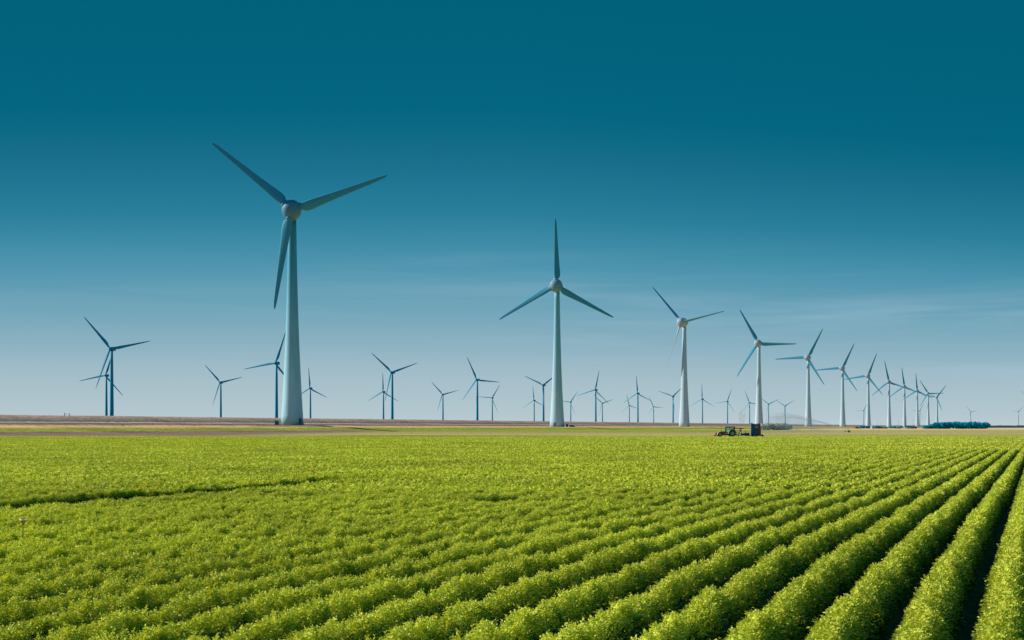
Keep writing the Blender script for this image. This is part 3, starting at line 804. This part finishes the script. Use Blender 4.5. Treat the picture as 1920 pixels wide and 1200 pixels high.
# tall machine
mc = empty('irrigation_machine', (TX, DT, -.05)); tag(mc, 'tall navy box shaped irrigation machine on a pinkish maroon chassis behind the tractor', 'farm machine')
mb = MB(); mb.poly([(tx(1408), tz(816)), (tx(1421), tz(816)), (tx(1422), tz(806)), (tx(1419.5), tz(804)), (tx(1416.5), tz(801.5)), (tx(1414.5), tz(798)), (tx(1414.5), tz(794.6)), (tx(1411), tz(793.6)), (tx(1409.2), tz(792.2)), (tx(1408.4), tz(793.5))], -.2, .2)
mb.build('side_panel', M_navy, mc)
mb = MB(); mb.box(tx(1408.6), tx(1422.5), .5, .9, tz(815.5), tz(795.4)); mb.build('rear_panel', noise_mat('dull_blue_panel', (.10, .16, .24), .6, 1, .3), mc)
mb = MB(); mb.poly([(tx(1414.4), tz(798)), (tx(1422.6), tz(798)), (tx(1422.6), tz(804)), (tx(1419.5), tz(804))], .2, .45); mb.build('gauze_panel', M_pink, mc)
mb = MB(); mb.box(tx(1412), tx(1424), -.1, .5, tz(795.2), tz(794.2)); mb.build('cross_beam', M_navy, mc)
mb = MB(); mb.poly([(tx(1421.8), tz(816)), (tx(1426.4), tz(816)), (tx(1426.4), tz(805)), (tx(1425.4), tz(794)), (tx(1423.8), tz(792.2)), (tx(1422.6), tz(794)), (tx(1421.8), tz(805))], -.3, .3); mb.build('post', M_maroon, mc)
mb = MB(); mb.box(tx(1410), tx(1428), -.35, .35, tz(817.3), tz(815.6)); mb.build('chassis', M_pink, mc)
mb = MB(); mb.poly([(tx(1426), tz(817.5)), (tx(1432), tz(818.6)), (tx(1432.2), tz(817.6)), (tx(1430), tz(814.4)), (tx(1426), tz(813.8))], -.3, .3); mb.build('tail_hitch', M_maroon, mc)
for (xx_) in (1412, 1419):
    for s in (-.55, .55): wheel(mc, tx(xx_), .34, s, M_grey, .22)

# sprinkler cart and water
DS = 640.0
ct = empty('sprinkler_cart', at(1588, 810.3, DS)); ct.location.z = 0; tag(ct, 'small two wheeled sprinkler cart standing on the pale verge beyond the field', 'sprinkler')
sS = DS/F
mb = MB(); mb.box(-5*sS, 5*sS, -.1, .1, .55, .72); mb.tube((-4*sS, -.6, .15), (-4*sS, .6, .15), .1); mb.tube((-4*sS, -.6, .15), (-3*sS, 0, .6), .07); mb.tube((-4*sS, .6, .15), (-3*sS, 0, .6), .07); mb.build('frame', M_dark, ct)
for s in (-.6, .6): wheel(ct, 4*sS, .5, s, M_grey, .18)
mb = MB(); mb.tube((3*sS, 0, .6), (3.5*sS, 0, 1.5), .08); mb.tube((3.5*sS, 0, 1.5), (-.5*sS, 0, 2.3), .07, .04); mb.build('nozzle', M_dark, ct)

def vol_mat(name, dens, color, nscale, lo, hi, grad=None):
    m, nt, nd, ln = mat_new(name)
    o = N(nt, 'ShaderNodeOutputMaterial'); v = N(nt, 'ShaderNodeVolumePrincipled')
    tc = N(nt, 'ShaderNodeTexCoord'); nz = N(nt, 'ShaderNodeTexNoise'); nz.inputs['Scale'].default_value = nscale; nz.inputs['Detail'].default_value = 4
    ln.new(tc.outputs['Object'], nz.inputs['Vector'])
    mr = N(nt, 'ShaderNodeMapRange'); mr.inputs[1].default_value = lo; mr.inputs[2].default_value = hi; mr.inputs[3].default_value = 0; mr.inputs[4].default_value = dens
    ln.new(nz.outputs['Fac'], mr.inputs[0]); dn = mr.outputs[0]
    if grad:
        sp = N(nt, 'ShaderNodeSeparateXYZ'); ln.new(tc.outputs['Object'], sp.inputs[0])
        g = N(nt, 'ShaderNodeMapRange'); g.inputs[1].default_value = grad[0]; g.inputs[2].default_value = grad[1]; g.inputs[3].default_value = grad[2]; g.inputs[4].default_value = grad[3]
        ln.new(sp.outputs['X'], g.inputs[0])
        q_ = N(nt, 'ShaderNodeMath', operation='MULTIPLY'); ln.new(dn, q_.inputs[0]); ln.new(g.outputs[0], q_.inputs[1]); dn = q_.outputs[0]
    ln.new(dn, v.inputs['Density'])
    v.inputs['Color'].default_value = color; v.inputs['Anisotropy'].default_value = .2
    ln.new(v.outputs[0], o.inputs['Volume']); return m
jet = [(1585, 803, .15), (1575, 800.2, .25), (1560, 797, .4), (1540, 791.5, .6), (1520, 786.8, .8), (1500, 782.4, 1.0), (1485, 779.8, 1.25), (1470, 778.6, 1.6), (1455, 779.5, 2.0), (1443, 781.5, 2.2)]
mb = MB(); vs = []; fs = []; sg = 12
for i, (x, y, r) in enumerate(jet):
    c = at(x, y, DS)
    for k in range(sg):
        a = 2*math.pi*k/sg
        rr = r*(.5 if i in (0, len(jet)-1) else 1)
        vs.append((c.x, c.y + rr*math.cos(a), c.z + rr*math.sin(a)))
for i in range(len(jet)-1):
    for k in range(sg):
        k2 = (k+1) % sg; fs.append((i*sg+k, (i+1)*sg+k, (i+1)*sg+k2, i*sg+k2))
fs.append(tuple(range(sg))); fs.append(tuple((len(jet)-1)*sg+k for k in reversed(range(sg))))
mb.add(vs, fs, None, True)
j = mb.build('water_jet', vol_mat('jet_spray', .8, (.9, .98, 1, 1), .8, .25, .6, grad=(133, 162, .14, .9))); tag(j, 'thin arching jet of irrigation water blown left across two turbine towers', 'water jet', kind='stuff')
# falling mist under the far end of the jet
mb = MB(); n = 26; top = []; 
for i in range(n+1):
    x = 1434 + (1592-1434)*i/n
    ty_ = np.interp(x, [1434, 1443, 1470, 1500, 1540, 1575, 1592], [790, 781, 779.5, 784, 793, 800.5, 804])
    top.append((at(x, 0, DS).x, at(x, ty_, DS).z))
b0 = [(top[-1][0], .15), (top[0][0], .15)]
mb.poly(top + b0, DS-2.5, DS+3.5)
j = mb.build('spray_mist', vol_mat('mist', .11, (.92, .96, .98, 1), .12, .35, .75)); tag(j, 'faint veil of water mist drifting down below the irrigation jet', 'mist', kind='stuff')
# thin exhaust puff over the machine
mb = MB(); mb.lathe([(.2, 0), (.7, .8), (1.0, 1.8), (1.2, 3.2), (.9, 4.4), (.2, 5)], 16, Matrix.Translation(at(1391, 799, 400)))
j = mb.build('exhaust_smoke', vol_mat('smoke', .3, (.45, .38, .28, 1), .9, .4, .7)); tag(j, 'small brown puff of smoke between tractor and navy machine', 'smoke', kind='stuff')

# ------------------------------------------------------------------ trees
def crown_mesh(name, w_, h_, mat, nleaf, leaf, seed, base=.1):
    r = np.random.default_rng(seed); V = []; T = []
    nb = 9
    blobs = [(r.uniform(-.5, .5)*w_*.62, r.uniform(-.5, .5)*w_*.62, r.uniform(.25, .78)*h_, r.uniform(.24, .36)*w_) for _ in range(nb)]
    blobs.append((0, 0, h_*.5, w_*.42))
    for k in range(nleaf):
        bx_, by_, bz, br = blobs[r.integers(len(blobs))]
        d = r.normal(0, 1, 3); d /= np.linalg.norm(d)
        q = np.array([bx_, by_, bz]) + d*br*r.uniform(.75, 1.08)*np.array([1, 1, min(1, h_*.35/br)])
        if q[2] < base*h_: q[2] = base*h_ + r.uniform(0, .3)
        n_ = d + r.normal(0, .6, 3); n_ /= np.linalg.norm(n_)
        a = np.cross(n_, [0.1, .2, 1]); a /= np.linalg.norm(a); b = np.cross(n_, a)
        s = leaf*r.uniform(.6, 1.3)
        V += [q-a*s*.5-b*s*.3, q+a*s*.4-b*s*.5, q+a*s*.5+b*s*.4, q-a*s*.3+b*s*.5]
        T += [float(np.clip(.25+.5*q[2]/h_+r.normal(0, .2), 0, 1))]*4
    me = bpy.data.meshes.new(name); me.from_pydata([tuple(v) for v in V], [], [(4*i, 4*i+1, 4*i+2, 4*i+3) for i in range(nleaf)])
    a = me.attributes.new('tint', 'FLOAT', 'POINT'); a.data.foreach_set('value', np.array(T, dtype=np.float32))
    me.materials.append(mat); return me
def trunk_mesh(h_, r_):
    mb = MB(); mb.tube((0, 0, -.3), (0, 0, h_*.55), r_, r_*.5, 8)
    for k in range(4):
        a = k*1.6; mb.tube((0, 0, h_*(.25+.07*k)), (math.cos(a)*h_*.2, math.sin(a)*h_*.2, h_*.62), r_*.5, r_*.2, 6)
    return mb.mesh('trunk', M_bark)
def trees(name, crowns, trunk, spots, label, group, cat='tree'):
    for i, (X0, Y0, s, sz) in enumerate(spots):
        r = empty(name, (X0, Y0, 0), random.uniform(0, 6)); r.scale = (s, s, sz)
        tag(r, label(i) if callable(label) else label, cat, group)
        obj('crown', random.choice(crowns), r); obj('trunk', trunk, r)
DW = 2060.0
cw = [crown_mesh('crown', 11, 11.5, M_treeleaf, 1500, 1.3, 40+i, .03) for i in range(4)]
tk = trunk_mesh(11, .35)
sp_ = []
for i in range(16):
    x = 1758 + (1851-1758)*i/15 + random.uniform(-1.2, 1.2)
    sp_.append((at(x, 0, DW).x, DW + random.uniform(0, 6), random.uniform(.92, 1.1), random.uniform(.80, .90)))
for i in range(14):
    x = 1761 + (1848-1761)*i/13 + random.uniform(-2, 2)
    sp_.append((at(x, 0, DW+14).x, DW+14 + random.uniform(0, 6), random.uniform(.95, 1.15), random.uniform(.86, .96)))
trees('broadleaf_tree', cw, tk, sp_, 'dark blue green tree packed in the dense wood at the right horizon', 'trees of the dark wood at the right')
sp_ = [(at(x, 0, DW-20).x, DW-20, .62, z_) for x, z_ in ((1735, .42), (1738.5, .5), (1742, .5), (1746, .62), (1750, .62), (1754, .66))]
trees('broadleaf_tree', cw, tk, sp_, 'low dark bush at the left end of the dark wood by the last turbines', 'low bushes left of the dark wood')
sp_ = [(at(x, 0, 2500).x, 2500, .62, z_) for x, z_ in ((1616, .5), (1619, .42), (1626, .45), (1630, .4), (1652, .36), (1670, .36), (1677, .4), (1689, .5), (1704, .5), (1712, .42), (1716, .4))]
trees('broadleaf_tree', cw, tk, sp_, 'small dark tree among the distant sheds below the row of turbines', 'small trees among the distant sheds')
ch = [crown_mesh('crown', 5, 6, M_hedgeleaf, 900, .6, 60+i, .02) for i in range(3)]
tkh = trunk_mesh(5, .12)
DH = 1120.0
sp_ = [(at(1430+4.15*i, 0, DH).x, DH + random.uniform(-.6, .6), random.uniform(.95, 1.1), random.uniform(.93, 1.0)) for i in range(13)]
trees('hedge_shrub', ch, tkh, sp_, 'grey green shrub in the clipped hedge seen through the mist right of the navy machine', 'shrubs of the misty hedge', 'shrub')
# far line of woodland on the horizon
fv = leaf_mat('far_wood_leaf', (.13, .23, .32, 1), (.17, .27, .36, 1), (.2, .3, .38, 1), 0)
mb = MB(); vs = []; fs = []
n = 260
for i in range(n+1):
    X_ = 1700 + i*14; h_ = 12 + 4*mnoise.noise(Vector((i*.13, 0, 0))) + 3*mnoise.noise(Vector((i*.7, 0, 5)))
    vs += [(X_, 6500, 0), (X_, 6500, h_*.8), (X_, 6540, h_), (X_, 6600, 0)]
for i in range(n):
    for k in range(3): fs.append((4*i+k, 4*i+4+k, 4*i+5+k, 4*i+1+k))
mb.add(vs, fs)
tag(mb.build('far_woodland', fv), 'hazy blue line of woodland on the horizon at the right edge', 'woodland', kind='stuff')

# ------------------------------------------------------------------ sheds and masts far off below the turbines
DB = 2440.0; q = DB/F
def shed(x0, x1, ytop, wall, roof, label, dep=12, gable=.35):
    w_ = (x1-x0)*q; h_ = (803.5-ytop)*q
    r = empty('shed', (at((x0+x1)/2, 0, DB).x, DB, 0)); tag(r, label, 'shed', 'low sheds on the horizon below the turbines')
    eh = h_*(1-gable)
    mb = MB(); mb.box(-w_/2, w_/2, -dep/2, dep/2, 0, eh); mb.build('wall', wall, r)
    mb = MB(); mb.add([(-w_/2-.4, -dep/2-.4, eh), (w_/2+.4, -dep/2-.4, eh), (w_/2+.4, dep/2+.4, eh), (-w_/2-.4, dep/2+.4, eh), (-w_/2-.4, 0, h_), (w_/2+.4, 0, h_)],
                      [(0, 1, 5, 4), (2, 3, 4, 5), (0, 4, 3), (1, 2, 5), (0, 3, 2, 1)]); mb.build('roof', roof, r)
    mb = MB(); mb.box(-w_*.2, -w_*.02, -dep/2-.12, -dep/2, 0, eh*.75); mb.build('door', M_door, r)
shed(1603, 1608, 799.6, M_roof, M_roof, 'small brown shed left of the low horizon buildings')
shed(1608.5, 1615, 800.6, M_white, M_shed2, 'low white walled shed beside the brown one on the horizon')
shed(1633.5, 1641, 797.0, M_shed1, M_shed1, 'pale blue grey shed just right of a turbine foot')
shed(1641.5, 1651, 798.4, M_shed2, M_shed2, 'wide dark teal shed on the horizon between two turbine feet')
shed(1656.5, 1663, 800.6, M_roof, M_shed2, 'low dark roofed shed left of the fifth turbine from the end')
shed(1681, 1687, 799.2, M_shed2, M_shed1, 'dark shed with pale roof left of the fourth turbine from the end')
shed(1698, 1707, 798.2, M_shed1, M_shed2, 'grey shed with dark roof near the two last masts')
shed(1709, 1717, 800, M_shed2, M_shed2, 'low dark shed immediately left of the third last turbine')
shed(1731.5, 1738, 800, M_navy, M_navy, 'navy shed between the last turbines and the wood')
def mast(x, ytop, label, boom=0):
    r = empty('mast', (at(x, 0, DB).x, DB-14, 0)); tag(r, label, 'mast', 'thin masts on the horizon below the turbines')
    h_ = (803.5-ytop)*q
    mb = MB(); mb.tube((0, 0, 0), (0, 0, h_), .22, .1, 6); mb.build('pole', M_grey, r)
    mb = MB(); mb.box(-.8, .8, -.1, .1, h_*.8, h_*.8+.2); mb.build('crossarm', M_grey, r)
mast(1641.5, 788, 'thin mast standing over the pale blue grey shed')
mast(1647.5, 792, 'short thin mast over the wide teal shed')
mast(1680.5, 787, 'thin mast left of the dark shed with pale roof')
mast(1687, 789, 'thin mast right of the dark shed with pale roof')
mast(1707.5, 785, 'tallest thin mast right of the grey shed')
mast(1711, 793, 'short thin mast left of the third last turbine')

# ------------------------------------------------------------------ dike furniture
Dg = 600*F/(1966-126)
g = empty('field_gate', at(126.5, 780.2, Dg)); g.location.z = 9.75; tag(g, 'small field gate standing on the crest of the dike at the far left', 'gate')
kq = Dg/F
for x_, h_ in ((-5.8, 1.45), (4.2, 1.3)):
    mb = MB(); mb.box(x_*kq-.12, x_*kq+.12, -.12, .12, -.5, h_); mb.build('post', M_dark, g)
mb = MB()
for z_ in (.45, .85, 1.15): mb.box(-5.7*kq, 4.1*kq, -.03, .03, z_, z_+.06)
mb.build('rail', M_grey, g)
mb = MB(); mb.box(-5.8*kq-.1, -4*kq, -.06, .06, 1.2, 1.5); mb.build('sign_plate', M_grey, g)
p0 = at(231, 802, 690)
s_ = empty('marker_post', (p0.x, p0.y, terrain_z(p0.x, p0.y))); tag(s_, 'short dark marker post in the dry grass below the far left turbines', 'post')
mb = MB(); mb.box(-.12, .12, -.12, .12, -.2, 1.3); mb.build('post', M_dark, s_)
mb = MB(); mb.poly([(-.16, 1.3), (.16, 1.3), (0, 1.5)], -.14, .14); mb.build('cap', M_roof, s_)

# ------------------------------------------------------------------ orange rain gauge in the crop
DGA = 22.5
gp = at(42.5, 1020, DGA)
rg = empty('rain_gauge', (gp.x, DGA, .1)); tag(rg, 'orange rain gauge with white rim on a thin stake in the crop', 'rain gauge')
z1 = at(44, 975, DGA).z - .1
mb = MB(); mb.tube((-.01, 0, -.1), (0.006, 0, z1-.06), .006, .006, 8); mb.build('stake', noise_mat('stake_brown', (.10, .07, .03), .8, 30, .2), rg)
mb = MB(); mb.lathe([(.014, z1-.085), (.028, z1-.055), (.046, z1-.02), (.05, z1-.004)], 24, Matrix.Translation((.012, 0, 0))); mb.build('cup', M_orange, rg)
mb = MB(); mb.lathe([(.056, z1-.012), (.062, z1-.008), (.062, z1+.012), (.052, z1+.012), (.05, z1-.002)], 24, Matrix.Translation((.012, 0, 0)), cap=False); mb.build('rim', M_cream, rg)
